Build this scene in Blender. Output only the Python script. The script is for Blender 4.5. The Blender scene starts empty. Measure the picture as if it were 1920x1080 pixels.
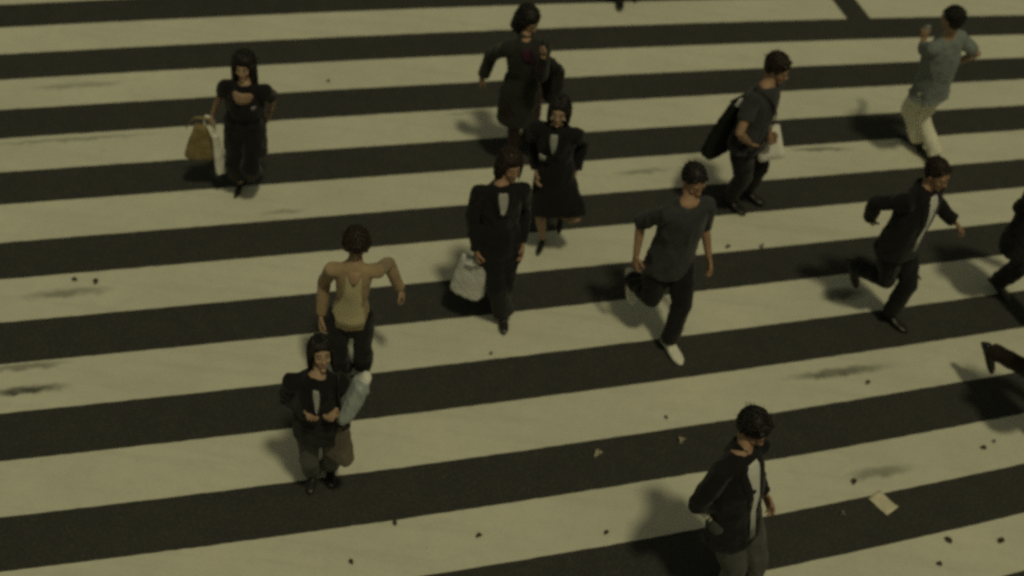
import bpy, bmesh, math, random
from mathutils import Vector, Matrix, noise
from mathutils.bvhtree import BVHTree
random.seed(7)
CAM={'lens': 48.638, 'C': [0, 0, 8.064], 'rt': [0.9926, 0.0853, 0.08638], 'up': [-0.1214, 0.69744, 0.70628], 'fw': [0.0, 0.71155, -0.70264]}
STRIPE={-3: [-0.00583, 0.25742, 14.07947], -2: [-0.00539, 0.26273, 13.65833], -1: [-0.00497, 0.26764, 13.26555], 0: [-0.0045, 0.27301, 12.83154], 1: [-0.00404, 0.27796, 12.4269], 2: [-0.00352, 0.28336, 11.97998], 3: [-0.00302, 0.28831, 11.56352], 4: [-0.00245, 0.2937, 11.10382], 5: [-0.00189, 0.29861, 10.67573], 6: [-0.00125, 0.30392, 10.20356], 7: [-0.00063, 0.30872, 9.76427], 8: [9e-05, 0.31386, 9.28026], 9: [0.0008, 0.31846, 8.8305], 10: [0.00163, 0.3233, 8.33566], 11: [0.00245, 0.32754, 7.87662], 12: [0.00341, 0.33188, 7.37257], 13: [0.00438, 0.33554, 6.90607], 14: [0.00555, 0.33908, 6.39528], 15: [0.00674, 0.34179, 5.92413], 16: [0.00819, 0.344, 5.41038], 17: [0.00972, 0.34513, 4.93892], 18: [0.01163, 0.34507, 4.42815], 19: [0.01371, 0.34343, 3.96331]}
PD={'long_hair': {'H': 1.56, 'face': [0.0, -1.0], 'hip': [-2.353, 8.898, 0.796], 'chest': [-2.309, 8.782, 1.248], 'head': [-2.315, 8.814, 1.443], 'tl': [1.0, 0.0], 'wL': [-2.179, 9.046, 0.82], 'aL': [-2.347, 9.018, 0.16], 'wR': [-2.637, 8.953, 0.81], 'aR': [-2.455, 8.985, 0.08], 'foot': {'yL': 0.0, 'yR': 0.0, 'pL': -25, 'pR': 0.0}, 'hy': 0.0, 'hp': 6}, 'back_woman': {'H': 1.62, 'face': [0.33, -0.944], 'hip': [-0.136, 9.783, 0.826], 'chest': [-0.136, 9.752, 1.296], 'head': [-0.135, 9.85, 1.498], 'tl': [0.944, 0.33], 'wL': [0.03, 9.498, 1.4], 'aL': [-0.041, 10.019, 0.12], 'wR': [-0.476, 9.885, 0.85], 'aR': [-0.147, 9.902, 0.09], 'foot': {'yL': 0.0, 'yR': 0.0, 'pL': 0.0, 'pR': 0.0}, 'hy': 25, 'hp': -15}, 'couple': {'H': 1.58, 'face': [-0.1, -0.995], 'hip': [0.233, 8.735, 0.806], 'chest': [0.197, 8.703, 1.264], 'head': [0.201, 8.71, 1.461], 'tl': [0.995, -0.1], 'wL': [0.402, 8.762, 0.85], 'aL': [0.34, 8.847, 0.26], 'wR': [0.077, 8.7, 0.85], 'aR': [0.21, 8.725, 0.09], 'foot': {'yL': 0.0, 'yR': 0.0, 'pL': 35, 'pR': 0}, 'hy': 0, 'hp': 5}, 'tote_woman': {'H': 1.64, 'face': [0.243, -0.97], 'hip': [-0.147, 7.823, 0.836], 'chest': [-0.167, 7.848, 1.312], 'head': [-0.122, 7.909, 1.517], 'tl': [0.97, 0.243], 'wL': [0.039, 7.812, 0.85], 'aL': [-0.148, 7.968, 0.14], 'wR': [-0.307, 7.724, 0.8], 'aR': [-0.045, 7.78, 0.1], 'foot': {'yL': 0.0, 'yR': 0.0, 'pL': 0.0, 'pR': 0.0}, 'hy': 15, 'hp': 0}, 'bag_man': {'H': 1.7, 'face': [0.781, -0.625], 'hip': [1.84, 9.43, 0.867], 'chest': [1.876, 9.44, 1.36], 'head': [1.937, 9.487, 1.572], 'tl': [0.625, 0.781], 'wL': [2.006, 9.445, 0.95], 'aL': [1.993, 9.7, 0.11], 'wR': [1.829, 9.278, 0.94], 'aR': [1.836, 9.564, 0.1], 'foot': {'yL': 0.0, 'yR': 0.0, 'pL': 0.0, 'pR': 0.0}, 'hy': 10, 'hp': -15}, 'cream_man': {'H': 1.72, 'face': [-0.659, 0.753], 'hip': [3.568, 10.575, 0.817], 'chest': [3.547, 10.544, 1.333], 'head': [3.52, 10.52, 1.591], 'tl': [-0.753, -0.659], 'wL': [3.467, 10.929, 1.08], 'aL': [3.688, 10.741, 0.1], 'wR': [3.681, 10.7, 1.0], 'aR': [3.824, 10.545, 0.09], 'foot': {'yL': 0.0, 'yR': 0.0, 'pL': 0, 'pR': 0.0}, 'hy': 0.0, 'hp': -12}, 'suit_man': {'H': 1.7, 'face': [0.687, -0.727], 'hip': [2.999, 8.326, 0.867], 'chest': [3.056, 8.358, 1.36], 'head': [3.099, 8.356, 1.572], 'tl': [0.727, 0.687], 'wL': [3.452, 8.578, 0.95], 'aL': [3.149, 8.336, 0.09], 'wR': [2.771, 8.492, 0.95], 'aR': [2.831, 8.637, 0.3], 'foot': {'yL': 0.0, 'yR': 0.0, 'pL': 0.0, 'pR': 45}, 'hy': 0, 'hp': -10}, 'sneaker_man': {'H': 1.74, 'face': [0.447, -0.894], 'hip': [1.18, 7.825, 0.887], 'chest': [1.215, 7.806, 1.392], 'head': [1.228, 7.883, 1.609], 'tl': [0.894, 0.447], 'wL': [1.481, 7.906, 0.85], 'aL': [1.298, 7.707, 0.09], 'wR': [0.911, 7.776, 0.9], 'aR': [0.963, 8.136, 0.3], 'foot': {'yL': 0.0, 'yR': 0.0, 'pL': 0.0, 'pR': 50}, 'hy': 5, 'hp': -15}, 'peach_woman': {'H': 1.6, 'face': [0.119, -0.993], 'hip': [-1.132, 6.856, 0.816], 'chest': [-1.104, 6.859, 1.28], 'head': [-1.103, 6.908, 1.48], 'tl': [0.993, 0.119], 'wL': [-0.81, 7.108, 0.9], 'aL': [-1.062, 7.047, 0.1], 'wR': [-1.343, 6.847, 0.8], 'aR': [-1.213, 6.987, 0.09], 'foot': {'yL': 0.0, 'yR': 0.0, 'pL': 0.0, 'pR': 0.0}, 'hy': 0.0, 'hp': -35}, 'grey_woman': {'H': 1.56, 'face': [0.148, -0.989], 'hip': [-1.165, 5.865, 0.796], 'chest': [-1.176, 5.819, 1.248], 'head': [-1.162, 5.906, 1.443], 'tl': [0.989, 0.148], 'wL': [-1.041, 5.757, 1.08], 'aL': [-1.141, 6.069, 0.1], 'wR': [-1.212, 5.738, 1.08], 'aR': [-1.256, 6.001, 0.09], 'foot': {'yL': 0.0, 'yR': 0.0, 'pL': 0.0, 'pR': 0.0}, 'hy': 12, 'hp': 22}, 'black_jacket_man': {'H': 1.72, 'face': [0.707, -0.707], 'hip': [1.599, 5.445, 0.877], 'chest': [1.541, 5.507, 1.376], 'head': [1.58, 5.591, 1.591], 'tl': [0.707, 0.707], 'wL': [1.785, 5.603, 0.95], 'aL': [1.85, 5.411, 0.1], 'wR': [1.561, 5.434, 1.0], 'aR': [1.705, 5.418, 0.09], 'foot': {'yL': 0.0, 'yR': 0.0, 'pL': 0.0, 'pR': 0.0}, 'hy': 5, 'hp': -25}, 'edge_person': {'H': 1.7, 'face': [0.857, -0.514], 'hip': [4.091, 8.683, 0.867], 'chest': [4.09, 8.674, 1.36], 'head': [4.115, 8.685, 1.572], 'tl': [0.514, 0.857], 'wL': [4.466, 8.856, 0.95], 'aL': [4.404, 8.463, 0.18], 'wR': [4.097, 8.778, 0.9], 'aR': [4.148, 8.852, 0.12], 'foot': {'yL': 0.0, 'yR': 0.0, 'pL': 0.0, 'pR': 25}, 'hy': 0.0, 'hp': 0.0}, 'edge_walker': {'H': 1.65, 'face': [0.743, -0.669], 'hip': [4.121, 7.16, 0.841], 'chest': [4.134, 7.195, 1.32], 'head': [4.139, 7.233, 1.526], 'tl': [0.669, 0.743], 'wL': [4.472, 7.245, 0.9], 'aL': [4.349, 6.985, 0.13], 'wR': [4.122, 7.179, 0.85], 'aR': [3.791, 7.69, 0.43], 'foot': {'yL': 0.0, 'yR': 0.0, 'pL': 0.0, 'pR': 48}, 'hy': 0.0, 'hp': 0.0}, 'far_person': {'H': 1.65, 'face': [0.1, -0.995], 'hip': [0.702, 12.596, 0.841], 'chest': [0.675, 12.586, 1.32], 'head': [0.669, 12.684, 1.526], 'tl': [0.995, 0.1], 'wL': [0.934, 12.689, 0.85], 'aL': [0.903, 12.839, 0.12], 'wR': [0.526, 12.593, 0.85], 'aR': [0.764, 12.647, 0.09], 'foot': {'yL': 0.0, 'yR': 0.0, 'pL': 0.0, 'pR': 0.0}, 'hy': 0.0, 'hp': 0.0}}
IT={'tan_bag': [[-2.644, 8.83, 0.98], [-2.748, 8.885, 0.7], [-2.813, 8.95, 0.28]], 'white_bag': [[-2.621, 8.874, 0.95], [-2.619, 8.879, 0.6], [-2.645, 8.948, 0.32]], 'back_bag': [[0.088, 9.835, 1.15], [0.121, 9.876, 0.9]], 'tote': [[-0.325, 7.746, 0.72], [-0.33, 7.791, 0.48]], 'black_handbag': [[-0.261, 7.803, 0.62]], 'papers': [[2.035, 9.468, 0.82]], 'messenger': [[1.672, 9.564, 0.88], [1.788, 9.447, 1.38], [1.723, 9.637, 1.05]], 'phone': [[3.42, 10.846, 1.2]], 'parcel': [[-0.867, 5.833, 1.32], [-1.012, 5.792, 1.0]], 'hip_bag': [[-1.037, 5.81, 0.7], [-1.079, 5.78, 1.3]], 'newspaper': [[1.507, 5.4, 0.92]], 'card': [[2.909, 6.387, 0.0], [2.806, 6.425, 0.0], [2.948, 6.272, 0.0], [2.882, 6.505, 0.0]], 'pale_bits': [[0.79, 6.511, 0.0], [1.411, 6.746, 0.0], [2.598, 6.229, 0.0], [2.119, 9.037, 0.0]], 'dark_bits': [[-3.49, 7.638, 0.0], [-3.321, 7.65, 0.0], [-1.981, 10.638, 0.0], [-0.616, 5.682, 0.0], [-0.018, 5.661, 0.0], [-0.864, 5.32, 0.0], [0.876, 5.82, 0.0], [1.291, 6.954, 0.0], [2.915, 7.579, 0.0], [3.758, 7.038, 0.0], [2.706, 6.553, 0.0], [3.355, 6.119, 0.0], [3.75, 6.173, 0.0], [3.259, 5.899, 0.0], [-0.103, 7.393, 0.0], [1.826, 8.984, 0.0], [3.849, 7.116, 0.0]], 'stains_and_marks': [[-3.509, 7.495, 0.0], [-3.484, 6.47, 0.0], [-3.578, 6.69, 0.0], [2.699, 7.665, 0.0], [2.92, 6.682, 0.0], [2.798, 8.575, 0.0], [1.061, 9.881, 0.0], [2.762, 10.539, 0.0], [-2.035, 8.745, 0.0], [-4.221, 10.137, 0.0], [-4.073, 9.35, 0.0], [3.46, 8.935, 0.0], [-0.602, 10.435, 0.0]], 'gap': [[3.076, 13.195, 0.0], [3.339, 13.253, 0.0], [3.202, 12.829, 0.0], [3.466, 12.886, 0.0]]}

SC = bpy.context.scene
COL = SC.collection
# ------------------------------------------------------------ camera, light, exposure
cam = bpy.data.cameras.new('camera'); camo = bpy.data.objects.new('camera', cam); COL.objects.link(camo)
cam.sensor_width = 36; cam.lens = CAM['lens']; cam.clip_end = 3000
r_, u_, f_ = Vector(CAM['rt']), Vector(CAM['up']), Vector(CAM['fw'])
M = Matrix((r_, u_, -f_)).transposed().to_4x4(); M.translation = Vector(CAM['C']); camo.matrix_world = M
cam.dof.use_dof = True; cam.dof.focus_distance = 7.6; cam.dof.aperture_fstop = 1.1   # the soft focus of an old video lens
SC.camera = camo
w = bpy.data.worlds.new('World'); SC.world = w; w.use_nodes = True
nt = w.node_tree; bg = nt.nodes['Background']
sky = nt.nodes.new('ShaderNodeTexSky'); sky.sky_type = 'NISHITA'; sky.sun_disc = False
SUN_EL, SUN_TO = math.radians(67.5), Vector((-.50, .86, 0)).normalized()      # shadows fall away from the camera and a little left
sky.sun_elevation = SUN_EL; sky.sun_rotation = math.atan2(-SUN_TO.x, -SUN_TO.y)
tint = nt.nodes.new('ShaderNodeMix'); tint.data_type = 'RGBA'; tint.blend_type = 'MULTIPLY'; tint.inputs[0].default_value = 1
tint.inputs[7].default_value = (1.0, .75, .33, 1)       # sodium coloured glow of the city sky
nt.links.new(sky.outputs[0], tint.inputs[6]); nt.links.new(tint.outputs[2], bg.inputs[0])
bg.inputs[1].default_value = .046
sl = bpy.data.lights.new('sun', 'SUN'); sl.energy = .80; sl.angle = math.radians(5); sl.color = (1, .94, .56)
so = bpy.data.objects.new('sun', sl); COL.objects.link(so)
dirv = Vector((SUN_TO.x*math.cos(SUN_EL), SUN_TO.y*math.cos(SUN_EL), -math.sin(SUN_EL)))
so.rotation_euler = dirv.to_track_quat('-Z', 'Y').to_euler(); so.location = (3, -2, 12)
SC.view_settings.view_transform = 'Standard'; SC.view_settings.look = 'None'
SC.view_settings.exposure = 0; SC.view_settings.gamma = 1; SC.view_settings.use_curve_mapping = False
SC.cycles.filter_width = 3.0
SC.cycles.use_denoising = False
SC.cycles.max_bounces = 5; SC.cycles.sample_clamp_indirect = 1.0; SC.cycles.sample_clamp_direct = 2.0; SC.cycles.caustics_reflective = False

# ------------------------------------------------------------ materials
def mat(name, col, rough=.85, var=.15, scale=30, bump=.0, bscale=200, spec=.3, sheen=0, detail=4):
    m = bpy.data.materials.new(name); m.use_nodes = True; n = m.node_tree; b = n.nodes['Principled BSDF']
    b.inputs['Roughness'].default_value = rough; b.inputs['Specular IOR Level'].default_value = spec
    if sheen: b.inputs['Sheen Weight'].default_value = sheen
    tc = n.nodes.new('ShaderNodeTexCoord'); nz = n.nodes.new('ShaderNodeTexNoise')
    nz.inputs['Scale'].default_value = scale; nz.inputs['Detail'].default_value = detail
    n.links.new(tc.outputs['Object'], nz.inputs['Vector'])
    rp = n.nodes.new('ShaderNodeValToRGB'); rp.color_ramp.elements[0].position = .3; rp.color_ramp.elements[1].position = .7
    rp.color_ramp.elements[0].color = (*[c*(1-var) for c in col], 1); rp.color_ramp.elements[1].color = (*[min(1, c*(1+var)) for c in col], 1)
    n.links.new(nz.outputs['Fac'], rp.inputs[0]); n.links.new(rp.outputs[0], b.inputs['Base Color'])
    if bump:
        n2 = n.nodes.new('ShaderNodeTexNoise'); n2.inputs['Scale'].default_value = bscale; n.links.new(tc.outputs['Object'], n2.inputs['Vector'])
        bp = n.nodes.new('ShaderNodeBump'); bp.inputs['Strength'].default_value = bump; bp.inputs['Distance'].default_value = .01
        n.links.new(n2.outputs['Fac'], bp.inputs['Height']); n.links.new(bp.outputs[0], b.inputs['Normal'])
    return m
MT = {}
def cloth(name, col, **k):
    if name not in MT: MT[name] = mat(name, col, **{**dict(rough=.9, var=.22, scale=9, bump=.25, bscale=90, spec=.15, sheen=.12), **k})
    return MT[name]
skin = mat('skin', (.37, .25, .17), rough=.55, var=.12, scale=14, spec=.35)
skin_tan = mat('skin_tan', (.35, .215, .14), rough=.55, var=.12, scale=14, spec=.35)
hair_black = mat('hair_black', (.011, .009, .008), rough=.48, var=.4, scale=60, spec=.4)
hair_brown = mat('hair_brown', (.020, .012, .008), rough=.48, var=.4, scale=60, spec=.4)
lip = mat('lip', (.37, .18, .14), rough=.5)
eye_white = mat('eye_white', (.36, .32, .27), rough=.3); iris = mat('iris', (.012, .009, .008), rough=.2)
leather = mat('black_leather', (.014, .012, .012), rough=.38, var=.3, spec=.5)
leather_tan = mat('tan_leather', (.21, .16, .075), rough=.6, var=.25, scale=18, bump=.2)
rubber = mat('white_canvas', (.72, .70, .62), rough=.7, var=.1)
paper = mat('white_paper', (.75, .74, .69), rough=.8, var=.06)
plastic = mat('pale_plastic', (.36, .41, .41), rough=.35, var=.12, scale=20, spec=.5)
card_m = mat('card', (.62, .57, .43), rough=.8, var=.1)
litter_dark = mat('dried_leaf', (.11, .09, .055), rough=.9, var=.4, scale=80)
litter_pale = mat('crumpled_paper', (.36, .37, .33), rough=.9, var=.2, scale=80)

# ------------------------------------------------------------ the ground
def tagk(o, kind): o['kind'] = kind; return o
def mesh_obj(name, verts, faces, m, parent=None, smooth=False):
    me = bpy.data.meshes.new(name); me.from_pydata([tuple(v) for v in verts], [], faces); me.update()
    if m: me.materials.append(m)
    if smooth: me.polygons.foreach_set('use_smooth', [True]*len(me.polygons))
    o = bpy.data.objects.new(name, me); COL.objects.link(o)
    if parent: o.parent = parent
    return o
def nodes_noise(n, vec, scale, detail=4, rough=.55):
    z = n.nodes.new('ShaderNodeTexNoise'); z.inputs['Scale'].default_value = scale; z.inputs['Detail'].default_value = detail
    z.inputs['Roughness'].default_value = rough; n.links.new(vec, z.inputs['Vector']); return z.outputs['Fac']
def mth(n, op, a, b=None, c=None, clamp=False):
    x = n.nodes.new('ShaderNodeMath'); x.operation = op; x.use_clamp = clamp
    for i, v in enumerate((a, b, c)):
        if v is None: continue
        if hasattr(v, 'links') or hasattr(v, 'is_linked'): n.links.new(v, x.inputs[i])
        else: x.inputs[i].default_value = v
    return x.outputs[0]
def mapr(n, v, a, b, c, d):
    x = n.nodes.new('ShaderNodeMapRange'); n.links.new(v, x.inputs[0])
    for i, t in enumerate((a, b, c, d)): x.inputs[i+1].default_value = t
    return x.outputs[0]
def mixc(n, f, a, b):
    x = n.nodes.new('ShaderNodeMix'); x.data_type = 'RGBA'
    n.links.new(f, x.inputs[0]) if hasattr(f, 'is_linked') else setattr(x.inputs[0], 'default_value', f)
    for i, v in ((6, a), (7, b)):
        if hasattr(v, 'is_linked'): n.links.new(v, x.inputs[i])
        else: x.inputs[i].default_value = (*v, 1)
    return x.outputs[2]
def asphalt_mat():
    m = bpy.data.materials.new('asphalt'); m.use_nodes = True; n = m.node_tree; b = n.nodes['Principled BSDF']
    tc = n.nodes.new('ShaderNodeTexCoord').outputs['Object']
    fine = nodes_noise(n, tc, 55, 3); mid = nodes_noise(n, tc, 6, 5, .65); big = nodes_noise(n, tc, .7, 4)
    vo = n.nodes.new('ShaderNodeTexVoronoi'); vo.inputs['Scale'].default_value = 42; n.links.new(tc, vo.inputs['Vector'])
    c = mixc(n, mapr(n, fine, .35, .68, 0, 1), (.027, .027, .025), (.060, .058, .052))
    c = mixc(n, mapr(n, mid, .38, .68, 0, .45), c, (.024, .024, .023))
    c = mixc(n, mapr(n, big, .35, .7, 0, .4), c, (.055, .054, .048))
    c = mixc(n, mapr(n, vo.outputs['Distance'], 0, .28, .5, 0), c, (.17, .17, .155))       # pale stones in the mix
    n.links.new(c, b.inputs['Base Color']); b.inputs['Roughness'].default_value = .82; b.inputs['Specular IOR Level'].default_value = .3
    bp = n.nodes.new('ShaderNodeBump'); bp.inputs['Strength'].default_value = .6; bp.inputs['Distance'].default_value = .006
    n.links.new(mth(n, 'ADD', fine, vo.outputs['Distance']), bp.inputs['Height']); n.links.new(bp.outputs[0], b.inputs['Normal'])
    return m
STAINS_AND_MARKS = [  # centre index in IT['stains'], half length, half width, strength, angle
 (0, .36, .06, .55), (1, .30, .05, .95), (2, .34, .045, .6), (3, .46, .055, .75), (4, .28, .06, .55), (5, .22, .08, .95),  # stains and tyre smudges, except the last here: a plain dark oval
 (6, .28, .04, .5), (7, .32, .028, .75), (8, .20, .035, .45), (9, .45, .045, .4), (10, .8, .03, .45), (12, .25, .03, .35)]
def paint_mat():
    m = bpy.data.materials.new('white_road_paint'); m.use_nodes = True; n = m.node_tree; b = n.nodes['Principled BSDF']
    g = n.nodes.new('ShaderNodeNewGeometry').outputs['Position']
    fine = nodes_noise(n, g, 60, 3); mid = nodes_noise(n, g, 9, 5, .65); big = nodes_noise(n, g, .9, 4)
    mp = n.nodes.new('ShaderNodeMapping'); mp.inputs['Rotation'].default_value = (0, 0, -.31); mp.inputs['Scale'].default_value = (.55, 7, 1)
    n.links.new(g, mp.inputs[0]); streak = nodes_noise(n, mp.outputs[0], 1.3, 5, .6)
    c = mixc(n, mapr(n, big, .3, .7, 0, 1), (.69, .67, .55), (.60, .59, .49))
    c = mixc(n, mapr(n, mid, .42, .75, 0, .25), c, (.48, .47, .40))
    c = mixc(n, mapr(n, streak, .5, .78, 0, .35), c, (.42, .42, .36))
    c = mixc(n, mapr(n, fine, .55, .8, 0, .35), c, (.34, .34, .30))
    wear = mapr(n, mth(n, 'ADD', mth(n, 'MULTIPLY', mid, .5), mth(n, 'MULTIPLY', nodes_noise(n, g, 34, 4, .7), .6)), .69, .78, 0, .75)
    c = mixc(n, wear, c, (.10, .10, .09))
    sx = n.nodes.new('ShaderNodeSeparateXYZ'); n.links.new(g, sx.inputs[0])
    rag = mth(n, 'MULTIPLY', mth(n, 'SUBTRACT', mid, .5), .12); tot = None
    for i, L, W, S in STAINS_AND_MARKS:
        cx, cy, _ = IT['stains_and_marks'][i]; th = .31 if i != 7 else .2
        dx = mth(n, 'SUBTRACT', sx.outputs[0], cx); dy = mth(n, 'ADD', mth(n, 'SUBTRACT', sx.outputs[1], cy), rag)
        u = mth(n, 'ADD', mth(n, 'MULTIPLY', dx, math.cos(th)/L), mth(n, 'MULTIPLY', dy, math.sin(th)/L))
        v = mth(n, 'SUBTRACT', mth(n, 'MULTIPLY', dy, math.cos(th)/W), mth(n, 'MULTIPLY', dx, math.sin(th)/W))
        d = mth(n, 'SQRT', mth(n, 'ADD', mth(n, 'MULTIPLY', u, u), mth(n, 'MULTIPLY', v, v)))
        s = mapr(n, d, .45, 1.15, S, 0); tot = s if tot is None else mth(n, 'MAXIMUM', tot, s)
    c = mixc(n, mth(n, 'MULTIPLY', tot, mapr(n, mid, .3, .6, .75, 1.05)), c, (.10, .105, .085))
    n.links.new(c, b.inputs['Base Color']); b.inputs['Roughness'].default_value = .7; b.inputs['Specular IOR Level'].default_value = .3
    bp = n.nodes.new('ShaderNodeBump'); bp.inputs['Strength'].default_value = .5; bp.inputs['Distance'].default_value = .004
    n.links.new(mth(n, 'ADD', fine, mid), bp.inputs['Height']); n.links.new(bp.outputs[0], b.inputs['Normal'])
    return m
road = tagk(mesh_obj('road', [(-200, -200, 0), (200, -200, 0), (200, 200, 0), (-200, 200, 0)], [(0, 1, 2, 3)], asphalt_mat()), 'structure')
pm = paint_mat()
def yk(k, x):
    a, b, c = STRIPE[k]; return a*x*x + b*x + c
# the white bars lie between an odd edge k (far side) and edge k+1; a slanted gap splits each
gx0, gy0, _ = IT['gap'][0]; gx1, gy1, _ = IT['gap'][1]; hx0, hy0, _ = IT['gap'][2]; hx1, hy1, _ = IT['gap'][3]
def gapx(y, side):
    if side == 0: return gx0 + (hx0-gx0)*(y-gy0)/(hy0-gy0)
    return gx1 + (hx1-gx1)*(y-gy1)/(hy1-gy1)
def bar(k, x0, x1, cut0=None, cut1=None):
    N = int((x1-x0)/.05); vs = []; fs = []
    for i in range(N+1):
        t = i/N; x = x0+(x1-x0)*t
        for e, kk in ((0, k), (1, k+1)):
            xx = x
            ymid = yk(kk, x)
            if cut1 is not None and i > N-20: xx = x + (gapx(ymid, 0)-x1)*((i-(N-20))/20)
            if cut0 is not None and i < 20: xx = x + (gapx(ymid, 1)-x0)*(1-i/20)
            y = yk(kk, xx) + .003*noise.noise(Vector((xx*7, kk*3.1, 0))) + .005*noise.noise(Vector((xx*27, kk*5.3, 2)))
            vs.append((xx, y, .004))
    for i in range(N): fs.append((2*i+1, 2*i+3, 2*i+2, 2*i))
    mesh_obj('stripe', vs, fs, pm, road)
for k in (-3, -1, 1, 3, 5, 7, 9, 11, 13, 15, 17):
    if k <= 1:
        ym = (yk(k, 4)+yk(k+1, 4))/2; bar(k, -9, gapx(ym, 0), cut1=1); bar(k, gapx(ym, 1), 11, cut0=1)
    else: bar(k, -9, 11)

# ------------------------------------------------------------ shape tools
def ring(c, X, Y, rx, ry, n, sq=1.0):
    out = []
    for i in range(n):
        a = 2*math.pi*i/n; ca, sa = math.cos(a), math.sin(a)
        if sq != 1.0: ca, sa = math.copysign(abs(ca)**sq, ca), math.copysign(abs(sa)**sq, sa)
        out.append(c + X*(rx*ca) + Y*(ry*sa))
    return out
def loft(bm, secs, n=14, cap=True, sq=1.0, round_ends=(True, True)):
    """secs: (centre, X axis, Y axis, rx, ry)"""
    S = [list(s) for s in secs]
    def endcap(s, dirn):
        c, X, Y, rx, ry = s; r = min(rx, ry); return [(c+dirn*r*.55, X, Y, rx*.82, ry*.82), (c+dirn*r*.88, X, Y, rx*.45, ry*.45)]
    if round_ends[0]:
        d = (S[0][0]-S[1][0]).normalized(); S = [*reversed(endcap(S[0], d))] + S
    if round_ends[1]:
        d = (S[-1][0]-S[-2][0]).normalized(); S = S + endcap(S[-1], d)
    R = [[bm.verts.new(p) for p in ring(*s[:5], n, sq)] for s in S]
    for a, b in zip(R, R[1:]):
        for i in range(n):
            try: bm.faces.new((a[i], a[(i+1) % n], b[(i+1) % n], b[i]))
            except ValueError: pass
    if cap:
        bm.faces.new(list(reversed(R[0]))); bm.faces.new(R[-1])
def frame(d, ref):
    d = d.normalized(); X = ref - d*ref.dot(d)
    if X.length < 1e-4: X = Vector((1, 0, 0)) - d*d.x
    X.normalize(); return X, d.cross(X).normalized()
def limb(bm, pts, rad, ref, n=12, flat=1.0, ends=(True, True)):
    secs = []
    for i, p in enumerate(pts):
        d = (pts[min(i+1, len(pts)-1)]-pts[max(i-1, 0)]); X, Y = frame(d, ref)
        r = rad[i]; rx, ry = r if isinstance(r, tuple) else (r, r*flat)
        secs.append((p, X, Y, rx, ry))
    loft(bm, secs, n, round_ends=ends)
def ball(bm, c, rx, ry, rz, A=None, seg=14):
    Mx = Matrix.Translation(c) @ ((A.to_4x4() if A else Matrix.Identity(4)) @ Matrix.Diagonal((rx, ry, rz, 1)))
    bmesh.ops.create_uvsphere(bm, u_segments=seg, v_segments=seg//2+2, radius=1, matrix=Mx)
def to_mesh(bm, name='m'):
    bmesh.ops.recalc_face_normals(bm, faces=bm.faces[:]); me = bpy.data.meshes.new(name); bm.to_mesh(me); bm.free(); return me
def remesh(bm, vox, smooth=3, fold=0, seed=0, fscale=7, name='m'):
    me = to_mesh(bm, name); o = bpy.data.objects.new('tmp', me); COL.objects.link(o)
    md = o.modifiers.new('r', 'REMESH'); md.mode = 'VOXEL'; md.voxel_size = vox
    if smooth:
        s = o.modifiers.new('s', 'SMOOTH'); s.iterations = smooth; s.factor = .6
    dg = bpy.context.evaluated_depsgraph_get(); dg.update()
    out = bpy.data.meshes.new_from_object(o.evaluated_get(dg))
    bpy.data.objects.remove(o)
    out.name = name
    if fold:
        ns = [v.normal.copy() for v in out.vertices]
        for v, nn in zip(out.vertices, ns):
            p = v.co
            q = Vector((p.x*fscale, p.y*fscale, p.z*fscale*.42)) + Vector((seed*7.1, 0, seed*3.3))
            q += .35*noise.noise_vector(p*9)
            t = 1-abs(noise.noise(q))*2.4
            v.co = p + nn*(fold*(t+.35*noise.noise(p*31)))
    out.polygons.foreach_set('use_smooth', [True]*len(out.polygons)); out.update()
    return out
def link(name, me, m, parent, Mx=None):
    if m and not me.materials: me.materials.append(m)
    o = bpy.data.objects.new(name, me); COL.objects.link(o)
    if parent: o.parent = parent; o.matrix_parent_inverse = parent.matrix_world.inverted()
    if Mx is not None: o.matrix_world = Mx
    return o
def thing(name, loc, label, cat, group=None):
    o = bpy.data.objects.new(name, None); o.empty_display_size = .2; o.location = loc; COL.objects.link(o)
    o['label'] = label; o['category'] = cat
    if group: o['group'] = group
    o.matrix_world = Matrix.Translation(loc)
    return o
V = Vector; XA, YA, ZA = V((1, 0, 0)), V((0, 1, 0)), V((0, 0, 1))

# ---- head in local axes: x forward, y the person's left, z up, origin at the head's centre
def make_head(female):
    bm = bmesh.new(); w = .93 if female else 1.0
    ball(bm, V((-.012, 0, .025)), .096, .074*w, .088, seg=24)                      # cranium
    secs = [(V((.035, 0, .03)), YA, XA, .062*w, .05), (V((.036, 0, -.01)), YA, XA, .061*w, .052), (V((.036, 0, -.045)), YA, XA, .053*w, .05),
            (V((.042, 0, -.078)), YA, XA, .036*w, .042), (V((.05, 0, -.1)), YA, XA, .022*w, .03)]
    loft(bm, secs, 20)
    ball(bm, V((.074, 0, -.1)), .018, .02*w, .014)                                   # chin
    for s in (1, -1):
        ball(bm, V((.06, s*.035*w, -.03)), .026, .022, .022)                          # cheek
        ball(bm, V((-.004, s*.076*w, -.012)), .014, .008, .03)                        # ear
        ball(bm, V((.079, s*.027*w, .022)), .012, .022, .007)                         # brow
    limb(bm, [V((.088, 0, .012)), V((.097, 0, -.012)), V((.106, 0, -.032))], [.007, .009, .012], YA, 10)    # nose
    for s in (1, -1): ball(bm, V((.097, s*.010, -.035)), .01, .008, .007)
    ball(bm, V((.089, 0, -.062)), .008, .021, .008)                                  # lips
    return remesh(bm, .0048, 2, name='head')
HEADS = {True: make_head(True), False: make_head(False)}
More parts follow.
